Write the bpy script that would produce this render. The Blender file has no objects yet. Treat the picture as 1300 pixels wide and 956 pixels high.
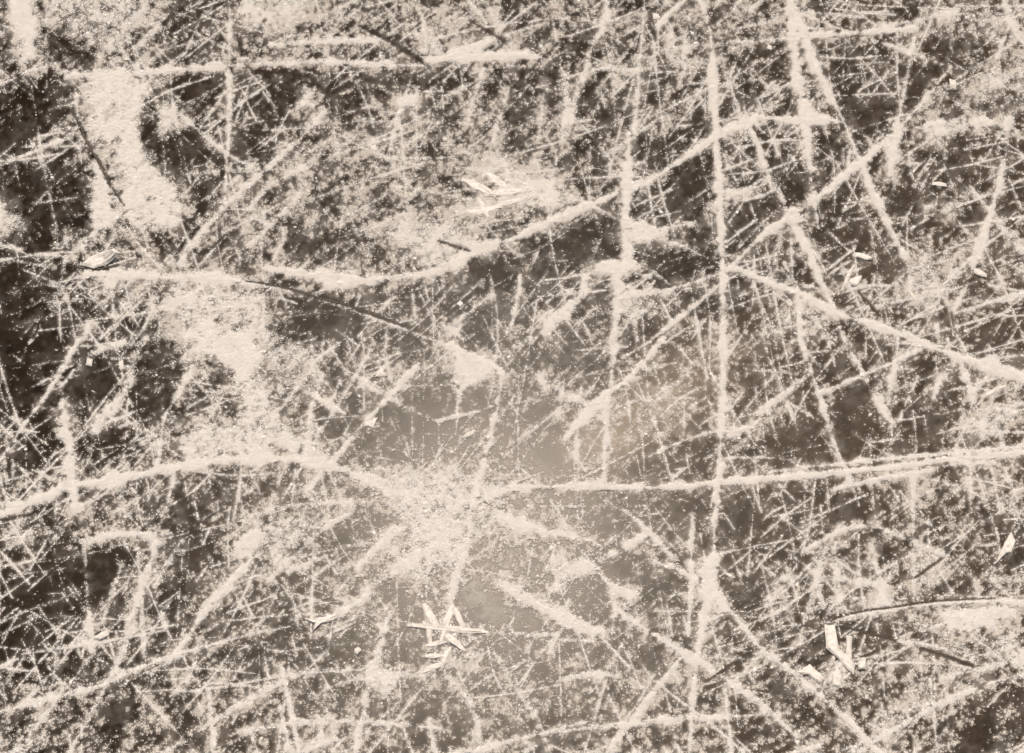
import bpy, math, random
import numpy as np
from mathutils import Vector

rng = np.random.default_rng(7)
C = bpy.context.scene.collection

# ------------------------------------------------------------------ camera frame
HC, TILT, FPX = 1.50, math.radians(35), 2267.0      # camera height, tilt off nadir, focal length in photo pixels
CT, ST = math.cos(TILT), math.sin(TILT)
def ground(px, py):
    """photo position -> point of the ice surface (metres)"""
    px = np.asarray(px, float); py = np.asarray(py, float)
    u = (px - 650) / FPX; v = (478 - py) / FPX
    t = HC / (CT - v * ST)
    return u * t, (v * CT + ST) * t - HC * math.tan(TILT)
def photo(x, y):
    """ice surface point -> photo position"""
    yy = y + HC * math.tan(TILT)
    zc = yy * ST + HC * CT
    v = (yy * CT - HC * ST) / zc
    u = x / zc
    return 650 + FPX * u, 478 - FPX * v
PX = 0.00081                                         # one photo pixel on the ice, metres

# ------------------------------------------------------------------ materials
def new_mat(name):
    m = bpy.data.materials.new(name); m.use_nodes = True
    nt = m.node_tree; b = nt.nodes['Principled BSDF']
    return m, nt, b
def N(nt, typ, **kw):
    n = nt.nodes.new(typ)
    for k, v in kw.items():
        if k in n.inputs: n.inputs[k].default_value = v
        else: setattr(n, k, v)
    return n

SNOW_A, SNOW_B = (0.89, 0.85, 0.795, 1), (0.94, 0.905, 0.855, 1)
def snow_material(name, c0, c1, rough=0.7, scale=900):
    m, nt, b = new_mat(name)
    tc = N(nt, 'ShaderNodeNewGeometry')
    no = N(nt, 'ShaderNodeTexNoise', Scale=scale, Detail=3.0)
    nt.links.new(tc.outputs['Position'], no.inputs['Vector'])
    r = N(nt, 'ShaderNodeValToRGB')
    r.color_ramp.elements[0].position = .3; r.color_ramp.elements[1].position = .7
    r.color_ramp.elements[0].color = c0; r.color_ramp.elements[1].color = c1
    nt.links.new(no.outputs['Fac'], r.inputs['Fac'])
    n2 = N(nt, 'ShaderNodeTexNoise', Scale=150.0, Detail=6.0, Roughness=.7)       # packed, icy and dirtier places
    nt.links.new(tc.outputs['Position'], n2.inputs['Vector'])
    mr = N(nt, 'ShaderNodeMapRange'); mr.inputs['From Min'].default_value = .36; mr.inputs['From Max'].default_value = .6
    mr.inputs['To Min'].default_value = .86; nt.links.new(n2.outputs['Fac'], mr.inputs['Value'])
    mu = N(nt, 'ShaderNodeMix', data_type='RGBA', blend_type='MULTIPLY'); mu.inputs[0].default_value = 1
    nt.links.new(r.outputs['Color'], mu.inputs[6]); nt.links.new(mr.outputs['Result'], mu.inputs[7])
    nt.links.new(mu.outputs[2], b.inputs['Base Color'])
    b.inputs['Roughness'].default_value = rough
    b.inputs['Specular IOR Level'].default_value = .15
    return m
M_SNOW = snow_material('snow_crumbs', SNOW_A, SNOW_B)
M_DUST = snow_material('frost_dust', (0.70, 0.63, 0.55, 1), (0.88, 0.83, 0.76, 1))

def chip_material():
    m, nt, b = new_mat('chipped_ice')
    g = N(nt, 'ShaderNodeNewGeometry')
    no = N(nt, 'ShaderNodeTexNoise', Scale=260.0, Detail=4.0)
    nt.links.new(g.outputs['Position'], no.inputs['Vector'])
    r = N(nt, 'ShaderNodeValToRGB')
    r.color_ramp.elements[0].position = .35; r.color_ramp.elements[1].position = .65
    r.color_ramp.elements[0].color = (.66, .605, .54, 1); r.color_ramp.elements[1].color = (.84, .79, .725, 1)
    nt.links.new(no.outputs['Fac'], r.inputs['Fac']); nt.links.new(r.outputs['Color'], b.inputs['Base Color'])
    bp = N(nt, 'ShaderNodeBump', Strength=.35, Distance=.001)
    n2 = N(nt, 'ShaderNodeTexNoise', Scale=700.0, Detail=3.0)
    nt.links.new(g.outputs['Position'], n2.inputs['Vector'])
    nt.links.new(n2.outputs['Fac'], bp.inputs['Height']); nt.links.new(bp.outputs['Normal'], b.inputs['Normal'])
    b.inputs['Roughness'].default_value = .5; b.inputs['Specular IOR Level'].default_value = .25
    b.inputs['Subsurface Weight'].default_value = .0
    return m
M_CHIP = chip_material()

def crack_material():
    m, nt, b = new_mat('open_crack')
    g = N(nt, 'ShaderNodeNewGeometry')
    no = N(nt, 'ShaderNodeTexNoise', Scale=350.0, Detail=3.0)
    nt.links.new(g.outputs['Position'], no.inputs['Vector'])
    r = N(nt, 'ShaderNodeValToRGB')
    r.color_ramp.elements[0].color = (.035, .026, .019, 1); r.color_ramp.elements[1].color = (.17, .14, .11, 1)
    nt.links.new(no.outputs['Fac'], r.inputs['Fac']); nt.links.new(r.outputs['Color'], b.inputs['Base Color'])
    b.inputs['Roughness'].default_value = .6; b.inputs['Specular IOR Level'].default_value = .1
    return m
M_CRACK = crack_material()

def ice_material():
    m, nt, b = new_mat('scratched_ice')
    L = nt.links.new
    g = N(nt, 'ShaderNodeNewGeometry')
    fr = N(nt, 'ShaderNodeAttribute', attribute_name='frost')
    mk = N(nt, 'ShaderNodeAttribute', attribute_name='milk')
    far = N(nt, 'ShaderNodeAttribute', attribute_name='far')
    # clear ice with veins and milky clouds
    n1 = N(nt, 'ShaderNodeTexNoise', Scale=45.0, Detail=6.0, Roughness=.65, Distortion=.6)
    L(g.outputs['Position'], n1.inputs['Vector'])
    r1 = N(nt, 'ShaderNodeValToRGB')
    r1.color_ramp.elements[0].position = .32; r1.color_ramp.elements[1].position = .72
    r1.color_ramp.elements[0].color = (.008, .0045, .002, 1); r1.color_ramp.elements[1].color = (.032, .0195, .011, 1)
    L(n1.outputs['Fac'], r1.inputs['Fac'])
    # milkiness, plus the glow streak painted in with it
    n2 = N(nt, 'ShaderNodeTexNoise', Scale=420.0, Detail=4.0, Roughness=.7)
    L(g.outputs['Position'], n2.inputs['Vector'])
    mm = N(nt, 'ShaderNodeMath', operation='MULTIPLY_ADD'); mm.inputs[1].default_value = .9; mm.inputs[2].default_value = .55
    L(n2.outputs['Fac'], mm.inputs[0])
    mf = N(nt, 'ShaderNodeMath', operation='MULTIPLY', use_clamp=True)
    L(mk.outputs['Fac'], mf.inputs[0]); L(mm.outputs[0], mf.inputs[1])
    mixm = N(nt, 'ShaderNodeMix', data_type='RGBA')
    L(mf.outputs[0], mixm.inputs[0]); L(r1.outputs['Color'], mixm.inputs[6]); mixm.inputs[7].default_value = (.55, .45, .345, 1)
    # frost film: attribute plus fine grain, far away a procedural film
    n3 = N(nt, 'ShaderNodeTexNoise', Scale=1100.0, Detail=2.0, Roughness=.6)
    L(g.outputs['Position'], n3.inputs['Vector'])
    a3 = N(nt, 'ShaderNodeMath', operation='MULTIPLY_ADD'); a3.inputs[1].default_value = 1.6; a3.inputs[2].default_value = .2
    L(n3.outputs['Fac'], a3.inputs[0])
    f3 = N(nt, 'ShaderNodeMath', operation='MULTIPLY', use_clamp=True)
    L(fr.outputs['Fac'], f3.inputs[0]); L(a3.outputs[0], f3.inputs[1])
    prev = None
    for ang_, sx, sy, lo in ((.6, 5, 95, .60), (.75, 9, 160, .60), (-.1, 4, 90, .62), (-1.4, 4, 110, .62), (-.8, 6, 120, .62), (1.2, 7, 150, .63)):
        mp = N(nt, 'ShaderNodeMapping', vector_type='TEXTURE'); mp.inputs['Rotation'].default_value = (0, 0, ang_); mp.inputs['Scale'].default_value = (1 / sx, 1 / sy, 1)
        L(g.outputs['Position'], mp.inputs['Vector'])
        nn = N(nt, 'ShaderNodeTexNoise', Scale=1.0, Detail=2.0, Roughness=.5); L(mp.outputs['Vector'], nn.inputs['Vector'])
        mr = N(nt, 'ShaderNodeMapRange'); mr.inputs['From Min'].default_value = lo; mr.inputs['From Max'].default_value = lo + .07
        L(nn.outputs['Fac'], mr.inputs['Value'])
        if prev is None: prev = mr.outputs['Result']
        else:
            mx_ = N(nt, 'ShaderNodeMath', operation='MAXIMUM'); L(prev, mx_.inputs[0]); L(mr.outputs['Result'], mx_.inputs[1]); prev = mx_.outputs[0]
    n4 = N(nt, 'ShaderNodeTexNoise', Scale=14.0, Detail=10.0, Roughness=.8)
    L(g.outputs['Position'], n4.inputs['Vector'])
    r4 = N(nt, 'ShaderNodeMapRange'); r4.inputs['From Min'].default_value = .48; r4.inputs['From Max'].default_value = .60; r4.inputs['To Max'].default_value = .8
    L(n4.outputs['Fac'], r4.inputs['Value'])
    s4 = N(nt, 'ShaderNodeMath', operation='MAXIMUM'); L(prev, s4.inputs[0]); L(r4.outputs['Result'], s4.inputs[1])
    n5 = N(nt, 'ShaderNodeTexNoise', Scale=420.0, Detail=2.0); L(g.outputs['Position'], n5.inputs['Vector'])
    m5 = N(nt, 'ShaderNodeMapRange'); m5.inputs['From Min'].default_value = .38; m5.inputs['From Max'].default_value = .58; m5.inputs['To Min'].default_value = .25
    L(n5.outputs['Fac'], m5.inputs['Value'])
    q4 = N(nt, 'ShaderNodeMath', operation='MULTIPLY'); L(s4.outputs[0], q4.inputs[0]); L(m5.outputs['Result'], q4.inputs[1])
    f4 = N(nt, 'ShaderNodeMath', operation='MULTIPLY')
    L(q4.outputs[0], f4.inputs[0]); L(far.outputs['Fac'], f4.inputs[1])
    f5 = N(nt, 'ShaderNodeMath', operation='MAXIMUM', use_clamp=True)
    L(f3.outputs[0], f5.inputs[0]); L(f4.outputs[0], f5.inputs[1])
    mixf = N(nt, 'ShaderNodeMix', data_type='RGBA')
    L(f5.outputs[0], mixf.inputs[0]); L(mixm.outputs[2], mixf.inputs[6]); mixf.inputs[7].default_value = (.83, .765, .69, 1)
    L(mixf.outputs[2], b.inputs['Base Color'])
    # gloss: clear ice shines, frost is matt
    ro = N(nt, 'ShaderNodeMapRange'); ro.inputs['To Min'].default_value = .215; ro.inputs['To Max'].default_value = .75
    L(f5.outputs[0], ro.inputs['Value']); L(ro.outputs['Result'], b.inputs['Roughness'])
    b.inputs['IOR'].default_value = 1.31; b.inputs['Specular Tint'].default_value = (1, .97, .92, 1)
    b.inputs['Specular IOR Level'].default_value = .105
    n6 = N(nt, 'ShaderNodeTexNoise', Scale=160.0, Detail=5.0, Roughness=.6)
    L(g.outputs['Position'], n6.inputs['Vector'])
    bp = N(nt, 'ShaderNodeBump', Strength=.02, Distance=.0008)
    L(n6.outputs['Fac'], bp.inputs['Height']); L(bp.outputs['Normal'], b.inputs['Normal'])
    return m
M_ICE = ice_material()

# ------------------------------------------------------------------ what lies on the ice, in photo positions
S = []      # snow-filled scratches: (points, widths, density, label)
def s(pts, w, d, label=None):
    p = [tuple(map(float, q.split(','))) for q in pts.split()]
    S.append((p, w, d, label))
SUN_E, EXPO, FILM, GRAIN_STEP, DUST_GAIN = 3.6, 0.05, 0.68, 0.66, 0.74
DUST_AND_SHADE = [
"56775567666655554556444555",
"45543455545555545554333455",
"34653333443454444434333455",
"23733335666766644432333444",
"22563346767676532323323333",
"22454555677764333223323334",
"22454554566543322233323533",
"23456553333333443334444533",
"12236653343433343445543333",
"12234554456655444444333333",
"22335554333334444443333354",
"32345555444455443333333455",
"43344455567775443333334555",
"55544566567777643333445553",
"11344554566665544434455554",  # low digits at the left end thin the frost to imitate corner shade
"11334544554555444444444555",
"11334543445655444455445566",
"55445554445554455445555555",
"54455454554455445544555454",
"45545545544544554455445545",
]
MILK_AND_GLOW = [          # milkiness of the ice, 100 px cells, raised under the painted glow streak
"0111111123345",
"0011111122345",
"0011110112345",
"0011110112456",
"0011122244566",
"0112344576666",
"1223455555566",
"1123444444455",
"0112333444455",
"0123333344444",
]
PATCHES = [
("12,-20 45,-20 44,25 49,78 29,79 22,50 12,20", 1, "white snow streak coming down from the top left corner"),
("50,-10 205,-10 190,20 165,58 150,70 130,72 95,40 62,28", .68, "thin patchy frost along the top edge right of the corner streak"),
("118,92 150,84 190,100 184,140 180,168 192,197 210,220 228,244 236,264 218,290 162,292 152,262 156,240 138,200 115,178 110,140", .895, "largest white snow tongue widening downwards beside the straight dark crack"),
("203,130 222,135 226,150 208,175 195,172 195,155", .8, "small snow blot right of the big snow tongue"),
("300,-5 328,-5 332,40 318,36 302,14", .85, "snow patch on the top edge right of the thin upright line"),
("346,-8 392,-8 388,22 362,28 345,18", .8, None),
("384,112 402,112 398,137 378,138", .9, None),
("507,121 532,118 528,136 504,141", .9, None),
("520,38 552,40 568,60 560,74 535,72", .75, None),
("640,212 690,224 715,240 738,255 720,266 680,268 650,264 636,258 632,236", .85, "snow fan right of the fan of splinters near the top centre"),
("1136,148 1149,170 1143,200 1126,232 1125,190 1131,165", 1, "white downward-pointing snow wedge at the upper right"),
("1150,160 1190,146 1255,149 1272,160 1205,171 1195,190 1182,183 1165,172", .88, "irregular white snow patch beside the downward-pointing wedge at upper right"),
("1270,146 1288,142 1292,168 1272,170", .95, "compact bright snow spot at the upper right edge"),
("-20,246 0,252 16,266 34,284 38,295 6,297 -20,300", 1, "bright pointed snow heap cut by the left edge"),
("118,208 128,212 150,262 149,285 132,300 114,312 108,322 96,318 112,290 114,250", .93, "strip of snow on the left side of the straight dark crack"),
("75,300 86,296 90,308 80,312", .95, None),
("114,348 156,350 150,372 138,370", .9, None),
("228,425 270,405 325,420 332,450 325,482 300,492 282,470 248,448", 1, "bright white snow mass below the long curved ridge on the left"),
("215,362 285,362 325,376 338,430 310,420 270,405 226,412 198,398", .84, "powdery snow below the curved ridge, above the bright snow mass"),
("300,480 340,470 345,520 400,560 330,580 240,585 228,552 270,545 305,520", .8, "loose snow field below the bright mass on the left"),
("108,408 120,410 112,432 100,432", .95, None),
("500,285 560,280 605,292 590,325 540,345 510,330", .72, "speckled snow just above the broad bright band near the centre"),
("560,410 588,412 586,432 562,430", .9, None),
("798,278 825,283 852,298 825,310 800,312", .95, "snow spur sticking out right of the upright snow column"),
("748,336 762,330 800,330 818,345 780,352 755,348", 1, "bright snow lump at the foot of the upright snow column"),
("843,306 858,302 864,312 850,316", 1, None), ("868,281 880,279 884,290 872,291", .95, None),
("888,256 912,252 914,270 892,272", .85, None),
("917,235 945,236 952,245 930,262 917,258", .88, "frost patch right of the long upright scratch, upper half"),
("785,368 826,362 832,390 806,412 786,410", .68, None),
("1195,256 1212,252 1206,276 1190,276", .85, None), ("1170,258 1185,257 1186,266 1170,267", .9, None),
("992,262 1012,262 1020,280 1004,292 992,280", .95, None),
("1160,325 1235,308 1232,335 1212,370 1195,400 1165,410 1142,398 1155,370", .62, "milky fan-shaped frost patch at the right"),
("1184,408 1196,412 1194,432 1186,432", .8, None),
("75,496 85,514 92,560 99,592 107,650 92,650 84,610 74,530", 1, "upright white snow wedge with a thin tip at left"),
("228,552 260,545 330,555 330,582 240,590", .85, None),
("575,440 640,470 652,478 610,484 590,500 582,526 577,492", .97, "white triangular snow patch under the bright straight ridge end"),
("674,470 690,472 696,490 684,492", .9, None), ("716,502 740,498 742,511 720,513", .9, None), ("680,490 700,486 704,500 684,506", .8, None),
("480,600 560,595 640,610 650,650 600,680 540,700 500,650", .72, "powdery white snow where the scratches meet below the centre"),
("530,640 640,640 620,680 560,720 530,740 500,720", .8, None),
("917,545 955,536 972,524 958,545 935,562 920,560", .88, None),
("1133,450 1144,464 1138,486 1127,511 1124,480", .97, "small tapering snow wedge on the right, above the double line"),
("1110,492 1120,500 1126,530 1114,520", .9, None),
("1188,478 1206,469 1192,500 1178,519 1184,492", .97, "lopsided snow wedge with a ragged upper edge at right"),
("1214,530 1250,514 1296,505 1290,530 1260,555 1230,552", .72, "blurred frost patch near the right edge above the parallel lines"),
("286,690 330,662 336,690 304,722", .9, "rounded snow heap in the lower left quarter"),
("340,652 420,650 400,690 345,722 330,690", .68, None),
("452,862 480,848 522,850 505,868 490,892 470,875", .8, None),
("498,690 504,688 505,706 490,708", 1, None),
("730,712 748,706 762,716 752,728 728,726", .97, None),
("697,706 706,702 712,712 700,716", .9, None),
("760,728 775,738 810,750 802,768 776,756", .98, "bright snow lump on a slanting scratch, lower centre right"),
("886,722 908,718 908,768 890,758", .95, None),
("1160,690 1202,704 1180,728 1162,728", .75, None),
("1120,742 1130,770 1107,770", .95, "little snow pyramid touching the curved white ridge at lower right"),
("1190,776 1262,764 1292,776 1256,801 1202,806", .92, "smooth white snow pool under the curved ridge at lower right"),
("1200,820 1300,800 1320,850 1220,860", .6, None),
("1254,728 1300,732 1300,742 1250,742", .85, None),
("1010,840 1050,845 1055,885 1010,880", .6, None),
("535,780 600,775 610,850 540,860", .55, None),
("990,728 1000,728 1000,741 990,740", .9, None),
("600,205 640,215 620,225 596,220", .6, None),
("1200,10 1300,5 1300,60 1230,60", .5, None), ("1240,80 1310,80 1310,140 1225,140", .55, None),
("1000,380 1060,395 1060,430 1000,440 960,420", .5, None),
("1160,600 1310,590 1310,650 1180,650", .42, None),
("800,520 860,515 850,560 800,560", .5, None),  # glare on the ice, put in as thin crumbs
("640,895 690,880 740,884 700,900 660,915", .6, None), ("1090,915 1150,890 1200,880 1190,905 1120,945", .6, None),
# bare dark gaps
("30,120 92,110 80,160 0,170 -10,130", -.5, None), ("178,145 205,180 190,195 178,165", -.8, None), ("182,178 250,165 262,190 225,235 188,212", -.55, None),
("205,10 240,5 240,40 205,45", -.45, None), ("228,110 272,108 268,135 232,150", -.55, None), ("55,35 120,60 118,95 50,70", -.4, None),
("0,210 110,205 115,300 60,315 0,310", -.45, None), ("5,340 80,345 70,400 0,420", -.5, None), ("160,430 225,435 220,520 180,540 165,480", -.55, None),
("0,450 70,440 40,500 0,540", -.5, None), ("100,450 160,450 155,490 110,530 95,500", -.5, None), ("272,462 298,466 296,486 268,494", -.55, None), ("335,428 400,440 424,496 384,524 345,505", .66, None),
("60,770 112,755 105,795 70,795", -.5, None), ("105,705 150,700 140,770 112,770", -.6, None),
("505,85 560,90 545,110 510,110", -.5, None), ("735,105 760,105 745,150 730,150", -.7, None), ("820,180 850,180 840,225 815,230", -.6, None),
("1075,130 1130,125 1120,178 1090,175", -.6, None), ("1155,75 1195,90 1170,115 1155,120", -.6, None), ("860,215 905,215 905,265 860,275", -.6, None),
("970,215 1020,220 1020,265 975,235", -.6, None), ("700,300 750,285 785,290 785,325 700,340", -.5, None), ("815,310 910,320 905,345 830,350", -.5, None),
("435,290 490,300 480,335 400,335 400,300", -.45, None), ("410,385 460,400 440,440 400,425", -.5, None), ("345,400 395,390 400,430 350,440", -.5, None),
("1055,505 1105,490 1120,540 1075,580 1060,550", -.7, None), ("970,540 1050,530 1055,580 985,585", -.45, None), ("725,625 860,625 860,645 740,648", -.35, None),
("1140,540 1190,540 1185,570 1140,575", -.5, None), ("1030,580 1060,580 1060,600 1030,600", -.3, None),
("410,810 470,815 465,845 415,845", -.6, None), ("380,660 420,690 400,712 380,705", -.3, None), ("722,735 770,740 775,775 730,778", -.4, None), ("765,712 805,716 808,738 775,735", -.7, None),
("832,732 868,738 860,752 835,750", -.7, None), ("655,770 690,785 685,800 655,798", -.7, None), ("800,820 845,830 840,850 805,850", -.6, None), ("912,735 970,730 970,770 930,770", -.5, None),
("360,730 400,725 390,755 365,752", -.5, None), ("470,740 495,735 490,760 470,762", -.6, None), ("585,755 640,755 640,785 590,790", -.5, None),
("690,460 770,430 775,470 720,480", -.4, None), ("440,540 520,545 515,590 445,580", -.5, None), ("520,480 570,470 575,520 530,520", -.5, None), ("590,495 620,485 618,520 590,520", -.6, None),
("600,330 625,320 622,360 590,360", -.6, None), ("1090,330 1150,330 1150,350 1095,350", -.6, None), ("1120,240 1180,235 1160,275 1125,270", -.6, None), ("1190,50 1240,60 1230,90 1200,80", -.3, None),
("640,140 685,110 680,170 645,175", -.5, None), ("690,120 712,120 712,150 692,150", -.5, None), ("870,145 905,145 905,170 875,172", -.5, None),
("470,270 500,240 498,262 470,265", -.7, None), ("400,240 435,245 430,262 405,262", -.4, None),
]
CRACKS = [
("97,150 104,165 112,184 125,205 141,235 158,262", 4.6, "straight dark crack beside the big snow tongue at upper left"),
("86,337 104,340 128,341 152,336", 4.2, "short dark gap under the upturned pale flake at left"),
("312,357 340,361 372,368 405,378 440,387 464,396 517,416", 4.2, "long dark crack continuing the curved snow ridge down to the right"),
("556,306 575,312 597,319", 3.4, "short dark slit above the broad bright band near the centre"),
("-5,661 18,657 42,652", 4.2, "dark crack at the left edge, below the curved white band"),
("894,866 915,853 937,838", 3.6, "short dark gouge at the bottom, right of centre"),
("1055,788 1066,783 1095,776 1127,772 1158,767 1190,763 1224,761 1262,760", 1.8, "thin dark crack along the curved ridge at lower right"),
("1066,795 1100,803 1137,813", 3.4, "dark slit slanting down from the start of the curved ridge, lower right"),
("1168,822 1190,829 1212,836 1235,845", 3, "broad dark gouge near the bottom right corner"),
("1089,370 1103,385 1117,401", 3.2, "small dark scratch below the two pale chips at right"),
("1160,734 1180,720 1198,708", 3.0, "fine dark slit slanting up right over the snow pool"),
]
C1, C2 = 'loose chips of ice', 'splinters of ice lying in clusters'
CHIPS = [
("103,337 115,327 132,323 146,322 153,327 138,336 119,342", "pale upturned flake of ice beside the left ridge", 8, C1, .8, .5),
("1084,321 1093,322 1107,327 1106,330 1098,331 1086,327", "flat oblong white ice chip at right, topmost of the three close together", 5, C1),
("1079,355 1086,352 1094,350 1093,356 1089,364 1080,363 1077,359", "blocky white ice chip below the oblong one at right", 6, C1),
("1183,232 1192,231 1201,234 1202,238 1190,237 1184,236", "tiny white ice chip on bare ice at the upper right", 4, C1),
("1237,341 1246,344 1253,349 1252,353 1243,351 1236,347", "whitish ice chip left on the thin slanting line near the right edge", 5, C1),
("1283,676 1289,688 1284,703 1277,704 1263,718 1270,701 1275,690", "big pale crooked ice chip near the right edge, lower half", 6, C1),
("1047,795 1059,795 1061,820 1067,829 1085,845 1083,857 1074,849 1065,838 1049,824", "largest bent white ice slab at the bottom right", 8, C1),
("1074,808 1081,809 1081,841 1072,834 1074,822", "upright ice slab right of the bent one at bottom right", 7, C1),
("1092,836 1099,836 1099,850 1090,851 1089,846", "small squarish ice slab, rightmost of the bottom right group", 6, C1),
("1062,846 1069,858 1068,874 1056,872 1057,857", "ice slab cut by a dark gap, lowest of the bottom right group", 6, C1),
("1013,854 1028,844 1036,852 1047,863 1040,868 1026,858", "white angular ice chip at the end of the wide lower right scratch", 6, C1),
("120,809 129,803 140,801 138,808 128,813 121,813", "rough little ice lump in the dim bottom left corner", 6, C1),
("449,825 455,821 459,826 454,832 450,830", "small round ice crumb alone on dark ice at bottom centre left", 5, C1),
("384,787 404,785 432,780 424,788 404,795 396,804 400,793", "pale pointed flake at the end of a broad scratch, lower left centre", 6, C1),
("482,471 488,463 487,474 493,478 476,479", "small snow-white ice chip between two crossing lines left of centre", 5, C1),
("464,540 473,532 480,530 474,544", "thin white ice flake on the slanting scratch left of centre", 4, C1),
("828,17 836,18 838,24 829,25", "round white ice crumb near the top, left of the broad stroke", 4, C1),
("470,187 477,184 478,192 473,193", "round pale ice crumb in speckled frost at the upper centre left", 4, C1),
("920,727 928,729 934,734 928,735 921,731", "small ice flake right of the tall scratch's lower end", 4, C1),
("1205,100 1213,103 1214,112 1206,110", "roundish ice chip below the crossing of two lines at upper right", 4, C1),
("975,57 980,59 979,65 973,63", "round ice crumb left of the double scratch at the top", 4, C1),
("150,461 156,457 158,468 153,471", "small ice bit on dark ice at far left above the wedge", 4, C1),
("111,455 118,457 116,466 109,464", "ice crumb where thin lines cross above the snow wedge", 4, C1),
]
SPLINTERS = [
((586,228), (630,249), 10, "splinter pointing up left, topmost of the upper central fan"),
((616,220), (648,241), 10, "upper right splinter of the fan near the top centre"),
((618,247), (668,242), 10, "splinter lying level across the middle of the upper fan"),
((607,252), (620,276), 9, "short steep splinter below the middle of the upper fan"),
((592,271), (638,263), 9, "lowest level splinter of the upper central fan"),
((626,263), (674,250), 8, "splinter on the right, partly in snow, of the upper fan"),
((538,767), (557,800), 11, "thick slanting splinter, top left of the lower heap"),
((519,794), (619,803), 9, "longest splinter, lying level through the lower heap"),
((543,792), (547,824), 8, "upright splinter on the left side of the lower heap"),
((575,768), (560,814), 9, "steep splinter crossing the level one in the lower heap"),
((563,805), (590,826), 9, "splinter slanting down right out of the lower heap"),
((540,821), (567,815), 7, "short level splinter inside the lower heap"),
((540,834), (564,833), 8, "second short level splinter, low inside the lower heap"),
((572,822), (560,848), 8, "steep splinter at the lower right of the lower heap"),
((564,842), (532,855), 9, "bottom splinter of the lower heap, slanting down left"),
((577,772), (590,804), 8, "thick splinter on the right shoulder of the lower heap"),
((1150,365), (1164,384), 6, "single pale splinter in the frost patch at right"),
((1084,337), (1069,368), 5, "single thin splinter left of the blocky chip at right"),
((1247,504), (1276,490), 7, "single straight splinter near the right edge, mid height"),
((587,556), (604,547), 6, "single short splinter on grey ice just below the centre"),
]

# --- big named scratches
s("884,-10 899,33 904,66 905,109 909,178 912,220 914,273 917,352 917,430 918,481 915,544 912,613 908,650 903,726 894,777 885,835", [8,10,9,8,7,10,8,9,8,9,10,8,10,11,12,4], 1, "longest upright white scratch, right of centre, running nearly top to bottom")
s("1003,-10 1003,23 1011,89 1021,152 1028,210 1033,253 1039,290", [22,16,13,13,11,9,3], .97, "left and steeper of the two white lines parting at the top right")
s("1000,-5 1010,20 1036,84 1054,122 1071,155 1087,195 1098,218 1107,243 1125,281 1148,326", [16,14,12,10,6,5,5,8,8,7], .96, "right and more slanting of the two lines parting at the top right")
s("1071,155 1030,152 1000,152 965,149 939,160 906,175 858,208 805,238", [12,13,11,10,11,9,9,5], .97, "bent scratch, level at right then falling left across the tall upright line")
s("948,155 960,180 972,215 985,238 1003,273 1026,319 1041,357 1059,395 1071,430 1092,468 1112,509 1124,528 1137,541", [8,6,8,9,12,10,9,9,8,7,6,6,3], .94, "long diagonal scratch falling right from the tall line to the small wedge")
s("1206,86 1173,127 1132,172 1090,208 1036,253 1003,274 970,297 932,334 914,347 868,362 843,370 815,374 788,376", [4,8,8,9,10,9,9,6,9,11,12,11,6], .93, "long scratch falling left from the upper right corner to the upright snow column")
s("932,339 970,357 1021,375 1059,398 1110,413 1155,428 1191,445 1249,463 1310,485", [4,6,10,11,12,9,8,12,14], .97, "curved scratch sweeping right from the tall line to the right edge")
s("594,645 640,624 691,618 767,619 868,618 909,613 970,608 1046,602 1103,596 1163,590 1210,583 1310,574", [10,13,11,10,10,9,8,7,5,6,8,9], 1, "long level white scratch running from centre to the right edge")
s("1040,592 1110,584 1188,577 1310,566", [3,4,4,5], .88, "upper thin line of the parallel bundle at the right edge")
s("1060,621 1110,609 1163,600 1210,590 1260,586", [4,5,5,6,6], .86, "lowest thin line of the parallel bundle at the right")
s("-5,654 30,642 60,630 94,616 152,608 203,598 254,587 320,582 386,586 434,598 477,614 496,632", [8,9,10,13,11,10,10,10,12,15,16,10], .97, "long arching white band from the left edge to the snow centre")
s("107,347 152,349 228,352 279,354 330,361 366,367 404,376", [6,12,13,13,10,6,3], 1, "bright curved snow ridge on the left, sharp on its lower edge")
s("572,438 590,447 612,458 655,480", [8,8,7,3], 1, "short straight bright ridge slanting down right at the centre")
s("340,342 400,350 430,358 500,352 560,344 590,325 620,312 650,303 688,286 716,273 748,260 782,246", [10,16,18,19,17,14,12,10,12,11,9,4], .95, "broad bright band sweeping up right across the centre left")
s("842,430 802,476 777,496 749,521 716,558", [6,13,17,14,3], .95, "thick short diagonal scratch with tapering ends, right of centre")
s("798,170 797,210 795,251 795,290 798,337", [5,9,10,19,24], .92, "upright snow column, widening downwards, centre right")
s("784,345 783,390 780,430 776,481 771,519 766,612", [13,12,9,6,6,4], .88, "thin upright line below the snow column")
s("412,143 371,185 330,222 290,258 245,308 228,335", [5,7,10,12,12,9], .85, "long slanting scratch from upper left centre down to the curved ridge")
s("394,210 345,233 318,265", [7,7,5], .8, None)
s("388,233 371,258 335,294 318,312", [6,8,8,6], .78, "short slanting scratch parallel to and below the long one, upper left")
s("292,-10 291,60 291,142 287,220 284,262", [5,6,5,4,3], .9, "thin upright line at the upper left, right of the snow tongue")
s("85,97 152,95 213,90 289,84 330,81 415,79 480,82 545,84", [9,10,9,8,7,8,9,5], .88, "long level scratch across the upper left, above the dark ice")
s("543,76 600,73 655,70 690,74", [8,11,10,6], .97, "bright level stroke at the top centre, continuing the line on its left")
s("343,58 423,52 484,51 500,54", [8,13,10,5], .92, "short level white stroke near the top, left of centre")
s("570,68 596,62 626,52", [6,13,12], .85, None)
s("879,-8 858,10 835,32", [14,14,7], .95, "short thick stroke at the top edge beside the tall upright line")
s("853,30 848,66 868,89 860,110", [7,8,8,6], .72, None)
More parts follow.
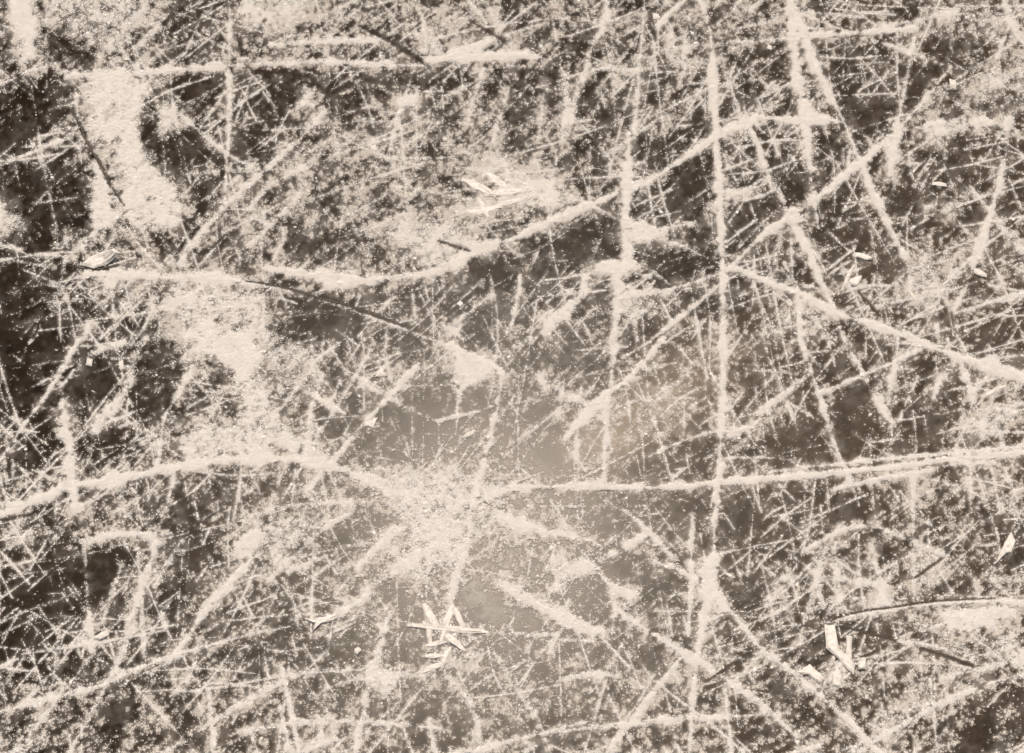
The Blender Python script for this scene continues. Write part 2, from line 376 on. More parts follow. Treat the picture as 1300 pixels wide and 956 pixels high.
s("970,52 1020,47 1092,42 1160,36", [5,7,9,9], .92, "level bright stroke crossing the two parting lines at the top right")
s("1107,40 1150,28 1198,18 1245,6", [5,8,10,10], .75, "broad soft stroke rising to the top right corner")
s("1272,-5 1282,23 1300,56", [10,12,9], .85, "steep soft stroke at the very top right corner")
s("1160,48 1148,114 1137,162", [3,6,11], .92, "thin steep line running down into the downward-pointing wedge")
s("1274,205 1257,273 1244,311 1231,352 1211,394", [7,8,8,7,4], .9, "steep line slanting down left near the right edge, past a chip")
s("1257,271 1278,296 1305,325", [9,9,7], .75, "soft short stroke to the right edge, from the steep line")
s("1234,240 1257,271", [3,7], .8, None)
s("1011,362 1014,400 1016,430 1031,476 1044,516 1059,564 1071,592 1079,612", [4,5,7,8,7,6,6,4], .94, "steep line falling right to the parallel bundle, right of the tall scratch")
s("1041,499 1092,478 1130,461 1168,444", [9,9,6,3], .9, "rising line crossing the steep line and reaching the small wedge, right")
s("965,524 1000,497 1030,473", [8,9,7], .78, "blurred slanting stroke just right of the tall scratch, mid height")
s("1165,478 1153,504 1140,535", [3,6,5], .92, "short steep line beside the small tapering wedge, right")
s("1219,460 1236,505", [5,8], .9, "short steep dash below the curved right-hand scratch")
s("1236,459 1270,454 1310,450", [5,5,4], .8, None)
s("102,428 84,460 61,498 38,529 15,562 -5,590", [8,7,6,5,6,5], .88, "thin slanting line at the left edge, above the snow wedge")
s("183,430 165,473 157,501 122,542 99,584", [11,9,10,12,8], .8, "soft slanting scratch running down to the snow wedge at left")
s("157,435 112,453 76,492", [6,7,4], .8, None)
s("104,465 76,491", [5,3], .8, None)
s("244,468 223,506 208,532 203,572 199,594", [7,9,9,6,5], .88, "short curving scratch left of the loose snow field")
s("528,463 493,504 462,539 434,572 419,588", [9,6,7,8,6], .93, "straight slanting line left of centre, ending at the arching band")
s("470,445 429,514 406,549 392,575", [6,6,6,4], .8, "thinner slanting line beside and left of the straight one, left of centre")
s("409,478 396,514 388,582", [8,9,10], .85, "steep soft stroke ending at the arching band, left of centre")
s("396,502 415,512 436,524", [8,11,7], .92, None)
s("553,534 590,527 625,516", [5,6,4], .92, "short rising line left of the steep central scratch")
s("457,486 495,506 523,521 555,535", [5,5,4,4], .78, "thin line falling right between the slanting lines, left of centre")
s("638,478 625,544 612,595 600,640", [8,11,13,14], .93, "steep central scratch dropping from the triangle to the snow centre")
s("660,350 656,380 648,416", [14,13,9], .95, "short thick upright stroke right of centre, upper middle")
s("742,352 736,376 712,402 690,424", [12,11,13,10], .88, "slanting stroke hanging from the lump of the snow column")
s("645,116 634,150 625,182", [8,10,6], .85, None)
s("614,86 602,124 593,156", [5,8,7], .82, None)
s("772,-8 764,36 752,60 735,112 724,154 717,178", [6,6,7,7,8,7], .78, "steep line slanting down left from the top edge, centre right")
s("711,84 719,122 716,178", [6,10,8], .78, None)
s("818,-8 815,43 812,76 810,101 805,176", [4,4,6,5,4], .8, "thin upright line from the top edge, left of the tall scratch")
s("563,185 610,198 652,212", [8,10,8], .75, None)
s("640,744 678,767 724,790 764,803", [12,14,15,8], .96, "wide white scratch falling right, bottom centre")
s("780,772 800,787 848,817 880,836 912,856", [7,12,16,16,9], .97, "wide white scratch in line with the other one, further right at the bottom")
s("906,752 927,777 960,817 985,838 1012,858", [11,10,11,15,14], .97, "wide scratch falling right from the tall line's lower end")
s("630,652 660,664 691,676", [22,22,11], .97, "thick white root of scratches right of the snow centre")
s("691,675 736,683 762,692", [7,8,4], .92, None)
s("879,652 877,690 877,726 876,762 873,804", [3,9,8,5,3], .93, "short upright line left of the tall scratch's lower end")
s("830,713 856,722 880,736", [7,10,8], .93, None)
s("795,650 818,670 851,706", [9,9,4], .87, "thin line falling right at the lower centre right")
s("762,633 780,642 795,650", [7,8,8], .8, None)
s("762,711 790,696 818,680", [6,9,9], .87, "short rising stroke right of the lump at lower centre")
s("757,703 782,678", [4,3], .75, None)
s("726,729 710,742 694,754", [9,12,9], .72, None)
s("712,730 745,716", [9,15], .85, None)
s("586,668 536,703 485,736 447,769 420,786", [14,17,15,17,8], .9, "broad white scratch from the snow centre down to the pale pointed flake")
s("503,673 462,711 427,753", [12,9,7], .9, "scratch parallel to the broad one, just above it, lower left centre")
s("442,653 409,673 376,702 345,733", [6,8,8,6], .78, "soft slanting scratch leaving the snow centre's left side downwards")
s("599,655 589,701 576,742 572,770", [9,11,10,6], .9, "steep stroke from the snow centre down to the lower splinter heap")
s("495,780 484,815 470,858", [15,16,13], .82, "upright soft snow streak left of the lower splinter heap")
s("340,800 282,815 228,830 162,853 130,870", [6,8,9,9,8], .87, "long low scratch rising right at the bottom left")
s("325,705 300,731 254,785 228,823 193,853", [9,12,11,10,8], .85, "wide slanting scratch at the lower left, below the rounded heap")
s("102,688 150,681 205,678", [10,15,11], .85, "broad level stroke at the left, below the arching band")
s("208,645 195,701 183,734 170,780 155,830 136,868", [9,9,9,10,10,8], .78, "long steep scratch running to the bottom edge at the lower left")
s("107,690 107,701 112,772 117,825", [4,5,7,9], .85, "thin upright line below the snow wedge, lower left")
s("155,713 142,752 130,790", [7,7,6], .82, "short steep line between two longer ones, lower left")
s("175,696 178,752 183,828 188,846", [4,7,4,3], .78, None)
s("231,683 213,716 196,746", [6,7,6], .75, None)
s("1023,698 1050,682 1079,670 1112,668", [5,8,8,6], .86, "low roof-shaped stroke's left half, lower right")
s("1112,668 1135,678 1158,689 1195,704", [7,14,16,8], .88, "roof-shaped stroke's right half with a thick white end, lower right")
s("1105,690 1110,712 1119,742", [7,8,9], .88, "short steep stroke down to the little snow pyramid")
s("1060,735 1090,738 1124,745", [8,10,8], .75, None)
s("1066,785 1095,778 1127,774 1158,769 1195,765 1224,764 1267,763 1310,768", [2,4,5,5,5,5,5,6], .97, "bright curved ridge line with a dark upper edge, lower right")
s("1036,734 1031,752 1013,819", [8,8,6], .78, None)
s("1049,694 1036,734 1045,768", [6,9,6], .8, None)
s("1158,600 1159,690 1160,768", [3,5,5], .78, "thin upright line at the lower right, ending on the curved ridge")
s("1193,862 1250,848 1310,836", [7,9,9], .8, "soft rising stroke in the bottom right corner")
s("1059,688 1066,766", [5,4], .78, None)
s("404,380 440,392 464,401 520,421 574,441", 3, .8, None)
s("110,349 180,352 260,357 320,363", 5, 1, None)
# --- finer ones
for q in """50,142 98,130|6|.8;104,109 152,98 200,92|8|.8;-5,212 50,190 88,174|7|.8;-5,101 70,81|14|.62;259,13 233,71|5|.75;221,8 203,30 168,68|6|.75
228,145 287,195 332,217|6|.85;330,109 280,150 250,165|5|.65;282,122 254,162|4|.75;261,211 274,188|3|.7;251,175 222,222|4|.6;320,5 348,28|6|.75
414,203 462,165|6|.65;363,218 401,203|10|.8;635,-5 630,38|5|.65;640,44 686,30|9|.75;701,22 706,52|5|.7;687,74 690,109 683,175|6|.7
828,76 818,135|3|.7;945,-5 925,18 907,34|8|.75;856,61 904,56 970,52|5|.78;919,86 930,118 940,148|6|.75;752,88 813,89|6|.7;769,198 792,183 830,155|8|.78
848,114 833,152 805,180|5|.6;1010,15 1069,38|6|.85;1049,10 1069,37|5|.7;1107,50 1158,68 1206,85|5|.78;1293,56 1290,145|6|.65;1178,178 1135,208|7|.78;1214,162 1173,220|4|.7
1280,178 1272,215|5|.75;1183,118 1226,118|3|.65;1073,50 1069,112|4|.65;1115,91 1089,117|6|.6;970,122 1010,102|7|.75;1035,80 1060,70|4|.6;960,30 1000,15|6|.6
-5,309 28,317|9|.75;46,322 86,326|6|.78;18,331 57,338|9|.7;178,383 127,430|6|.85;165,395 135,428|5|.8;96,238 84,273|5|.6;104,291 91,309|4|.7;8,253 30,233|3|.6
61,382 119,378|10|.65;33,410 89,393|8|.6;223,222 287,217 330,213|6|.7;264,253 282,230|4|.75;305,205 330,226|5|.65;358,289 358,304 346,331|6|.8;374,270 388,255|3|.6
500,372 487,391|6|.75;457,375 439,422|6|.85;523,362 526,400|7|.72;586,339 538,389|6|.75;622,319 625,432|5|.7;625,372 594,398 562,423|9|.78;650,350 628,362|5|.7;406,400 437,409|3|.6
721,248 747,260 776,273|4|.85;686,357 752,347|6|.8;668,350 701,376|5|.8;686,311 673,342|5|.7;764,299 752,327|3|.75;861,311 914,335|4|.82;822,340 850,361|7|.8;800,346 825,352|6|.75
970,225 948,241|7|.85;960,279 922,307|5|.8;914,360 868,400 828,430|7|.85;914,393 850,430|4|.7;838,380 853,409|3|.8;757,388 734,412|4|.75;802,410 810,432|4|.7;960,330 920,352|4|.6
1178,205 1160,236|6|.75;1198,208 1209,236|5|.75;1209,258 1158,289|6|.75;1280,225 1297,268|5|.65;1137,352 1142,414|7|.6;1211,398 1282,377 1305,371|5|.75;1224,421 1280,395|4|.7;1168,408 1153,432|9|.75
995,334 1011,362|5|.85;993,289 985,325 970,362|6|.65;1148,329 1163,368|5|.62;1035,300 1110,270|4|.55;1040,320 1090,305|4|.55;1100,250 1070,268|6|.7;1270,330 1300,345|4|.6
96,483 122,499|4|.78;173,496 173,552|3|.7;173,600 173,655|4|.68;150,542 193,531|4|.78;162,570 198,554|6|.82;300,554 332,526|9|.8;-5,534 15,554 34,571|4|.8;33,552 33,620|4|.6
-5,641 26,638|9|.8;221,602 210,648|8|.78;185,600 180,650|5|.6;462,465 518,445|4|.85;432,481 421,510|5|.8;444,537 437,553|6|.8;581,495 579,546|4|.85;523,499 523,600|5|.78;556,537 558,598|5|.65
569,559 597,531|3|.7;482,613 523,592|6|.9;361,592 343,642|8|.8;383,592 359,632|6|.85;406,602 385,632|8|.78;343,643 400,640 462,638|10|.75;828,432 790,454|9|.82;807,473 858,460|6|.7
769,430 703,482|4|.75;709,437 698,463|4|.65;719,514 693,543|10|.75;802,493 822,516|5|.82;889,466 856,488 823,516 800,540|12|.62;909,496 873,519|6|.75;894,499 909,528|5|.7;868,510 868,552|3|.75
912,547 868,559 823,580|5|.85;861,440 880,464|7|.7;894,582 914,577|9|.88;914,582 970,580|5|.85;645,567 680,542 716,514|4|.8;716,562 734,592|6|.7;876,582 889,608|4|.7;955,620 966,650|6|.8
924,499 932,532|4|.7;675,500 660,530|8|.6;660,540 690,520|6|.55;1127,432 1123,414|4|.7;1140,425 1136,465|5|.9;1122,514 1138,541|6|.85;1188,452 1189,480|3|.8;1201,425 1206,450|6|.9;1214,425 1226,446|4|.75
1264,542 1276,574|8|.82;1140,534 1224,519|4|.78;1143,547 1112,582|4|.7;1160,602 1160,655|3|.75;1049,608 1052,650|5|.72;1135,646 1198,615|7|.72;1275,595 1291,636|6|.8;1079,610 1090,642|4|.7;970,609 1046,600|9|.7
970,600 1045,590|8|.72;1000,590 1010,580|4|.6;86,744 108,774|7|.75;48,769 72,804|7|.78;251,833 237,868|7|.78;317,823 296,863|4|.7;366,726 414,706|6|.78;358,734 371,759 378,793|5|.8;343,754 396,760|4|.72
358,734 340,778|5|.7;316,806 368,795|7|.82;416,807 416,855|3|.8;365,856 462,850|5|.8;325,850 355,826|6|.6;635,665 624,700|4|.7;447,660 449,690|4|.7;612,797 645,862|12|.72;726,736 719,770|3|.75;802,713 815,747|3|.8
871,739 846,763|4|.78;846,767 853,806|6|.75;868,785 873,808|9|.8;711,802 696,829|6|.85;635,804 705,806|14|.78;707,812 750,814|7|.7;790,817 772,849|6|.75;716,863 750,856 782,858|10|.85;678,683 670,728|4|.78;710,695 732,712|4|.65
940,836 957,866|7|.78;919,652 932,672|5|.8;881,715 901,716|4|.75;1178,655 1178,690|7|.75;1285,640 1300,668|4|.7;1193,729 1242,688|5|.72;1132,790 1138,813|4|.88;1138,814 1168,818 1200,824|7|.8;1168,833 1170,866|4|.75
1112,848 1143,828|5|.75;1145,665 1165,652|5|.6;600,640 560,660 520,700|16|.75;600,640 545,630 490,625|14|.8;610,600 590,640 560,680|12|.7;1062,694 1100,688|5|.6;1086,700 1090,730|5|.55;1145,705 1155,690|4|.6
885,838 880,880 874,960|6|.8;470,855 462,900 450,960|11|.8;1012,858 1060,900 1120,960|13|.9;136,868 110,915 85,960|9|.75;912,856 960,890 1010,935|10|.85;130,870 60,888 -10,905|9|.8;645,862 680,910 700,960|9|.7
200,960 330,880 420,840|8|.75;700,930 840,915 1000,905|8|.8;1080,960 1200,890 1310,850|8|.8;300,930 420,915 560,925|7|.75;560,850 600,900 610,960|8|.75;20,960 70,890 120,830|6|.7;1180,860 1190,960|5|.75;770,860 740,960|6|.75""".replace('\n', ';').split(';'):
    a, b, c = q.split('|'); s(a, float(b), float(c))
# frost swept away: dark smooth strokes
for q in "457,33 503,56 546,86|7|-.85;381,104 401,107 419,122|9|-.8;320,92 360,92 400,100|9|-.6;0,112 30,105|6|-.4;595,25 640,52|4|-.8;240,10 280,25|5|-.4;1168,822 1235,846|8|-.8;280,660 210,692|4|-.7;275,650 240,672|3|-.6;1100,725 1075,715|4|-.4;700,25 640,40|5|-.4".split(';'):
    a, b, c = q.split('|'); s(a, float(b), float(c))


X0, Y0, X1, Y1 = -190, -150, 1490, 1110            # area that gets real crumbs
W_, H_ = X1 - X0, Y1 - Y0

def noise(cell, seed, octaves=1, gain=.55, aniso=None):
    """smooth value noise in 0..1 on the pixel grid"""
    r = np.random.default_rng(seed); out = np.zeros((H_, W_), np.float32); amp = 1; tot = 0
    for o in range(octaves):
        c = max(cell / 2 ** o, 1.0)
        gh, gw = int(H_ / c) + 4, int(W_ / c) + 4
        g = r.random((gh, gw)).astype(np.float32)
        yi = np.arange(H_) / c; xi = np.arange(W_) / c
        y0 = yi.astype(int); x0 = xi.astype(int)
        fy = (yi - y0).astype(np.float32); fx = (xi - x0).astype(np.float32)
        fy = fy * fy * (3 - 2 * fy); fx = fx * fx * (3 - 2 * fx)
        a = g[y0][:, x0]; b = g[y0][:, x0 + 1]; c_ = g[y0 + 1][:, x0]; d = g[y0 + 1][:, x0 + 1]
        fx = fx[None]; fy = fy[:, None]
        out += amp * ((a * (1 - fx) + b * fx) * (1 - fy) + (c_ * (1 - fx) + d * fx) * fy)
        tot += amp; amp *= gain
    return out / tot
def blur(a, n):
    for _ in range(2):
        for ax in (0, 1):
            k = 2 * n + 1
            p = np.pad(a, [(n + 1, n) if i == ax else (0, 0) for i in (0, 1)], mode='edge')
            cs = np.cumsum(p, axis=ax, dtype=np.float64)
            if ax == 0: a = ((cs[k:] - cs[:-k]) / k)
            else: a = ((cs[:, k:] - cs[:, :-k]) / k)
    return a.astype(np.float32)

def slanted(a, b, seed, ang):
    # noise stretched along one direction, the way skates and brooms drag snow
    yy, xx = np.mgrid[0:H_, 0:W_].astype(np.float32); c, q = math.cos(ang), math.sin(ang)
    u = (xx * c + yy * q) / a; v = (-xx * q + yy * c) / b
    u -= u.min(); v -= v.min(); g = np.random.default_rng(seed).random((int(v.max()) + 3, int(u.max()) + 3)).astype(np.float32)
    i, j = v.astype(int), u.astype(int); fv, fu = v - i, u - j; fv = fv * fv * (3 - 2 * fv); fu = fu * fu * (3 - 2 * fu)
    return (g[i, j] * (1 - fu) + g[i, j + 1] * fu) * (1 - fv) + (g[i + 1, j] * (1 - fu) + g[i + 1, j + 1] * fu) * fv
streak = .5 * slanted(40, 7, 31, -.7) + .3 * slanted(24, 4, 32, -.6) + .2 * slanted(30, 6, 33, 1.4)
n_fine = noise(2.1, 11, 2, .8); n_mid = noise(6.5, 12, 3, .8); n_big = noise(42, 13, 3, .6)
n_edge = noise(7, 14, 3, .75); n_edge2 = noise(18, 15, 2, .6)

# frost dust level, a coarse map (50 px cells), thinned bottom left in place of shade
grid = np.array([[int(ch) for ch in row] for row in DUST_AND_SHADE], np.float32) / 10
gy = np.clip((np.arange(H_) + Y0 - 25) / 50, 0, grid.shape[0] - 1.001)
gx = np.clip((np.arange(W_) + X0 - 25) / 50, 0, grid.shape[1] - 1.001)
iy, ix = gy.astype(int), gx.astype(int); fy = (gy - iy)[:, None]; fx = (gx - ix)[None]
dust = ((grid[iy][:, ix] * (1 - fx) + grid[iy][:, ix + 1] * fx) * (1 - fy) + (grid[iy + 1][:, ix] * (1 - fx) + grid[iy + 1][:, ix + 1] * fx) * fy).astype(np.float32)

D = np.zeros((H_, W_), np.float32)                  # snow density of scratches and patches
OWN = np.zeros((H_, W_), np.int16)                  # 0 dust, 1 fine scratches, 2.. named things
HALO = np.zeros((H_, W_), np.float32)
ERASE = np.ones((H_, W_), np.float32)
LABELS = [None, None]; KIND = [None, None]

def seg_field(pts, ws, pad):
    pts = np.array(pts); x0 = int(max(pts[:, 0].min() - pad, X0)); x1 = int(min(pts[:, 0].max() + pad, X1 - 1))
    y0 = int(max(pts[:, 1].min() - pad, Y0)); y1 = int(min(pts[:, 1].max() + pad, Y1 - 1))
    if x1 <= x0 or y1 <= y0: return None
    sl = (slice(y0 - Y0, y1 - Y0), slice(x0 - X0, x1 - X0))
    yy, xx = np.mgrid[y0:y1, x0:x1].astype(np.float32)
    best = np.full(yy.shape, 1e9, np.float32); bw = np.ones(yy.shape, np.float32)
    for i in range(len(pts) - 1):
        a, b = pts[i], pts[i + 1]; v = b - a; l2 = max((v * v).sum(), 1e-6)
        t = np.clip(((xx - a[0]) * v[0] + (yy - a[1]) * v[1]) / l2, 0, 1)
        d = np.hypot(xx - a[0] - t * v[0], yy - a[1] - t * v[1])
        k = d < best
        best = np.where(k, d, best); bw = np.where(k, ws[i] + t * (ws[i + 1] - ws[i]), bw)
    return sl, best, bw
def smooth_pts(p, w):
    p = np.array(p, float); w = np.array(w, float)
    if len(p) < 3: return p, w
    out, ow = [], []
    q = np.vstack([2 * p[0] - p[1], p, 2 * p[-1] - p[-2]])
    for i in range(1, len(q) - 2):
        for t in (0, .25, .5, .75):
            out.append(.5 * (2 * q[i] + (q[i + 1] - q[i - 1]) * t + (2 * q[i - 1] - 5 * q[i] + 4 * q[i + 1] - q[i + 2]) * t * t + (3 * q[i] - q[i - 1] - 3 * q[i + 1] + q[i + 2]) * t ** 3))
            ow.append(w[i - 1] + (w[i] - w[i - 1]) * t)
    out.append(p[-1]); ow.append(w[-1])
    return np.array(out), np.array(ow)

def paint_stroke(p, w, d, own):
    n = len(p)
    if not hasattr(w, '__len__'):
        w = [w] * n
        w = list(w); w[0] *= .45; w[-1] *= .45
    w = list(np.interp(np.linspace(0, 1, n), np.linspace(0, 1, len(w)), w))
    p, w = smooth_pts(p, w)
    if d > 0: w = w * (.76 if own > 1 else .72) + .3
    f = seg_field(p, w, 3.2 * max(w) + 8)
    if f is None: return
    sl, dist, bw = f
    hw = bw * np.clip(.5 + (n_big[sl] - .5) * .9 + (n_edge2[sl] - .5) * .35, .22, .85)
    e = (n_edge[sl] - .5) * 2.0 * np.minimum(bw * .5 + .5, 4.5) + (n_edge2[sl] - .5) * np.minimum(bw * .45, 4)
    if d < 0:
        pr = np.clip(1.25 - (dist + e * .5) / (hw + .6) * .75, 0, 1)
        ERASE[sl] *= 1 + d * pr
        return
    q = (dist + e) / (hw + .4)
    wob = (n_big[sl] - .5) * 1.1 + (n_edge2[sl] - .5) * .7
    pr = d * np.clip(1.42 - q * .72 + np.minimum(wob, .1), 0, 1)
    k = pr > D[sl]
    D[sl] = np.where(k, pr, D[sl]); OWN[sl] = np.where(k & (pr > .25), own, OWN[sl])
    HALO[sl] = np.maximum(HALO[sl], (.5 if bw.max() > 2.6 else .2) * d * np.exp(-(dist / (bw * 1.3 + 3)) ** 1.3))
def paint_poly(poly, d, own, soft=5):
    poly = np.array(poly); n = len(poly)
    pad = 14
    x0 = int(max(poly[:, 0].min() - pad, X0)); x1 = int(min(poly[:, 0].max() + pad, X1 - 1))
    y0 = int(max(poly[:, 1].min() - pad, Y0)); y1 = int(min(poly[:, 1].max() + pad, Y1 - 1))
    sl = (slice(y0 - Y0, y1 - Y0), slice(x0 - X0, x1 - X0))
    yy, xx = np.mgrid[y0:y1, x0:x1].astype(np.float32)
    inside = np.zeros(yy.shape, bool); best = np.full(yy.shape, 1e9, np.float32)
    for i in range(n):
        a, b = poly[i], poly[(i + 1) % n]
        c = ((a[1] > yy) != (b[1] > yy))
        xi = (b[0] - a[0]) * (yy - a[1]) / ((b[1] - a[1]) or 1e-6) + a[0]
        inside ^= c & (xx < xi)
        v = b - a; t = np.clip(((xx - a[0]) * v[0] + (yy - a[1]) * v[1]) / max((v * v).sum(), 1e-6), 0, 1)
        best = np.minimum(best, np.hypot(xx - a[0] - t * v[0], yy - a[1] - t * v[1]))
    k_ = min(1, math.sqrt(max(inside.sum(), 1)) / 85)
    sd = np.where(inside, best, -best) + ((n_edge[sl] - .5) * 18 + (n_edge2[sl] - .5) * 20 + (n_mid[sl] - .5) * 8) * k_
    pr = abs(d) * np.clip(sd / (soft * (.4 + .6 * k_)) * .30 + .5, 0, 1)
    if d > 0: pr = pr * np.clip(1.12 - np.maximum(0, streak[sl] - .5) * (2.2 if d < .9 else .8), .45, 1)
    if d < 0: ERASE[sl] *= 1 - pr * .7; return
    k = pr > D[sl]
    D[sl] = np.where(k, pr, D[sl]); OWN[sl] = np.where(k & (pr > .25), own, OWN[sl])
    HALO[sl] = np.maximum(HALO[sl], .45 * d * np.exp(-(np.maximum(-sd, 0) / 14) ** 1.4))

# random faint hairlines everywhere (no one could count them)
rr = random.Random(5)
for i in range(6800):
    cx, cy = rr.uniform(X0, X1), rr.uniform(Y0, Y1)
    ang = math.radians(rr.choice([rr.gauss(-40, 16), rr.gauss(-40, 16), rr.gauss(-8, 8), rr.gauss(80, 9), rr.gauss(50, 15), rr.uniform(0, 180)]))
    ln = rr.choice([rr.uniform(12, 50), rr.uniform(30, 110), rr.uniform(60, 190)]); bend = rr.gauss(0, .06) * ln
    dx, dy = math.cos(ang) * ln / 2, math.sin(ang) * ln / 2
    inframe = -20 < cx < 1320 and -20 < cy < 880
    if inframe and i % 5 == 4: continue
    pts = [(cx - dx, cy - dy), (cx - dy / ln * bend, cy + dx / ln * bend), (cx + dx, cy + dy)]
    if inframe: paint_stroke(pts, rr.choice([.8, 1.0, 1.2, 1.5, 1.9, 2.6]), rr.uniform(.35, .9), 1)
    elif i % 3 == 0 and (cx < -140 or cx > 1440 or cy < -110 or cy > 950): paint_stroke(pts if i % 9 else [(q[0] + (q[0] - cx) * 2, q[1] + (q[1] - cy) * 2) for q in pts], rr.uniform(2, 9), rr.uniform(.45, .95), 1)

for (p, d, label) in PATCHES:
    p = [tuple(map(float, q.split(','))) for q in p.split()]
    own = 1
    if label: LABELS.append(label); KIND.append('patch'); own = len(LABELS) - 1
    if d < 0: own = 0
    paint_poly(p, d, own)
for (p, w, d, label) in S:
    own = 1
    if label: LABELS.append(label); KIND.append('scratch'); own = len(LABELS) - 1
    paint_stroke(p, w, d, own)
for (p, w, label) in CRACKS:                          # nothing lies in an open crack
    paint_stroke([tuple(map(float, q.split(','))) for q in p.split()], w * .5 + .9, -.9, 0)

for c_ in CHIPS:                                       # crumbs gathered round the loose pieces
    q = np.array([tuple(map(float, v.split(','))) for v in c_[0].split()]); m = q.mean(0)
    paint_stroke([tuple(m - (3, 1)), tuple(m + (3, 1))], float(np.ptp(q, axis=0).mean()) * 1.25, .5, 0)
for a_, b_, w_, l_ in SPLINTERS: paint_stroke([a_, b_], w_ * 2.6, .66, 0)
# ---- probability of a crumb at each place
tex = .50 * (n_fine - .5) + .70 * (n_mid - .5) + .30 * (n_big - .5) + .35 * (streak - .5)
base = (dust * DUST_GAIN + HALO * .7) * (.35 + .65 * ERASE)
Pd = np.clip((base + tex * 1.5 - .41) / .33, 0, 1)
Ps = np.clip((D * (.25 + .75 * ERASE) + tex * .92 - .37) / .50, 0, 1)
Pg = np.maximum(Ps, Pd * .88) * (.2 + .8 * np.clip(ERASE, 0, 1))
OWN = np.where((Ps < .12) | ((Pd > Ps) & (D < .45)), 0, OWN)
relief = blur(np.clip(D, 0, 1) ** 1.5, 3) * 1.7 + blur(Pg, 2) * .7     # heap height in px

# ------------------------------------------------------------------ the ice sheet (one sheet to the horizon)
def mesh_obj(name, verts, faces4=None, tris=None, mat=None, smooth=False):
    me = bpy.data.meshes.new(name)
    f = faces4 if faces4 is not None else tris
    k = f.shape[1]
    me.vertices.add(len(verts)); me.vertices.foreach_set('co', np.ascontiguousarray(verts, np.float32).ravel())
    me.loops.add(f.size); me.loops.foreach_set('vertex_index', np.ascontiguousarray(f, np.int32).ravel())
    me.polygons.add(len(f)); me.polygons.foreach_set('loop_start', np.arange(0, f.size, k, dtype=np.int32))
    me.polygons.foreach_set('use_smooth', np.full(len(f), smooth, bool))
    me.update(calc_edges=True)
    if mat: me.materials.append(mat)
    o = bpy.data.objects.new(name, me); C.objects.link(o)
    return o
def sample(field, px, py):
    fx = np.clip(px - X0, 0, W_ - 1.01); fy = np.clip(py - Y0, 0, H_ - 1.01)
    x = fx.astype(int); y = fy.astype(int); a = (fx - x); b = (fy - y)
    return (field[y, x] * (1 - a) + field[y, x + 1] * a) * (1 - b) + (field[y + 1, x] * (1 - a) + field[y + 1, x + 1] * a) * b

gxs, gys = ground([X0, X1, X0, X1], [Y0, Y0, Y1, Y1])
step = .0015
def axis(lo, hi):
    a = np.arange(lo, hi, step); out = []; d = step
    while sum(out) < 900: d *= 1.6; out.append(d)
    e = np.cumsum(out)
    return np.concatenate([lo - e[::-1], a, a[-1] + e])
xs = axis(gxs.min(), gxs.max()); ys = axis(gys.min(), gys.max())
XX, YY = np.meshgrid(xs, ys)
nx, ny = len(xs), len(ys)
yl = np.clip(YY, gys.min() - .3, gys.max() + .3)
pxx, pyy = photo(XX, yl)
Z = np.zeros_like(XX)
idx = np.arange(nx * ny).reshape(ny, nx)
quads = np.stack([idx[:-1, :-1], idx[:-1, 1:], idx[1:, 1:], idx[1:, :-1]], -1).reshape(-1, 4)
ice = mesh_obj('ice_sheet', np.stack([XX, YY, Z], -1).reshape(-1, 3), faces4=quads, mat=M_ICE, smooth=True)
out = np.maximum(np.maximum(X0 - pxx, pxx - X1), np.maximum(Y0 - pyy, pyy - Y1))
out = np.maximum(out, np.where((YY != yl), 200, -1e4))
farv = np.clip(out / 90 + .6, 0, 1)
film_n = noise(14, 21, 4, .75)
frost_f = np.clip(blur(Pg, 1) ** 1.35 * FILM + .46 * np.clip(blur(np.minimum(D, Ps), 2) * 2.0 - 1.05 + (n_fine - .5) * .5 + (n_mid - .5) * .6, 0, 1) + (blur(HALO, 2) * .34 + dust * .11) * np.clip((film_n - .43) * 4.2, 0, 1.4) * (.3 + .7 * ERASE), 0, 1)
fv = sample(frost_f, pxx, pyy) * (1 - farv)
milk_glow_g = np.array([[int(ch) for ch in row] for row in MILK_AND_GLOW], np.float32) / 66
my = np.clip((np.arange(H_) + Y0 - 50) / 100, 0, milk_glow_g.shape[0] - 1.001); mx = np.clip((np.arange(W_) + X0 - 50) / 100, 0, milk_glow_g.shape[1] - 1.001)
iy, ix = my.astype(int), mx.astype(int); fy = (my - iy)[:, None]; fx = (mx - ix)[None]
milk = ((milk_glow_g[iy][:, ix] * (1 - fx) + milk_glow_g[iy][:, ix + 1] * fx) * (1 - fy) + (milk_glow_g[iy + 1][:, ix] * (1 - fx) + milk_glow_g[iy + 1][:, ix + 1] * fx) * fy).astype(np.float32)
yy, xx = np.mgrid[Y0:Y1, X0:X1].astype(np.float32)      # glow streak right of the middle, painted into the ice colour
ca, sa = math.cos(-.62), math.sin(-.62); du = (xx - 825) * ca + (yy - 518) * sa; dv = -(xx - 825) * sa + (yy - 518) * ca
milk = milk + .30 * np.exp(-(du / 130) ** 2 - (dv / 36) ** 2)  # painted glow streak added to the milkiness
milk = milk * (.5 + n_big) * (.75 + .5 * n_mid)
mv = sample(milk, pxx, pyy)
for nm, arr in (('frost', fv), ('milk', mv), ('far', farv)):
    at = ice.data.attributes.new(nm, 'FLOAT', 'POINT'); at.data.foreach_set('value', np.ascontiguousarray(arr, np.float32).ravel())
ice['kind'] = 'structure'

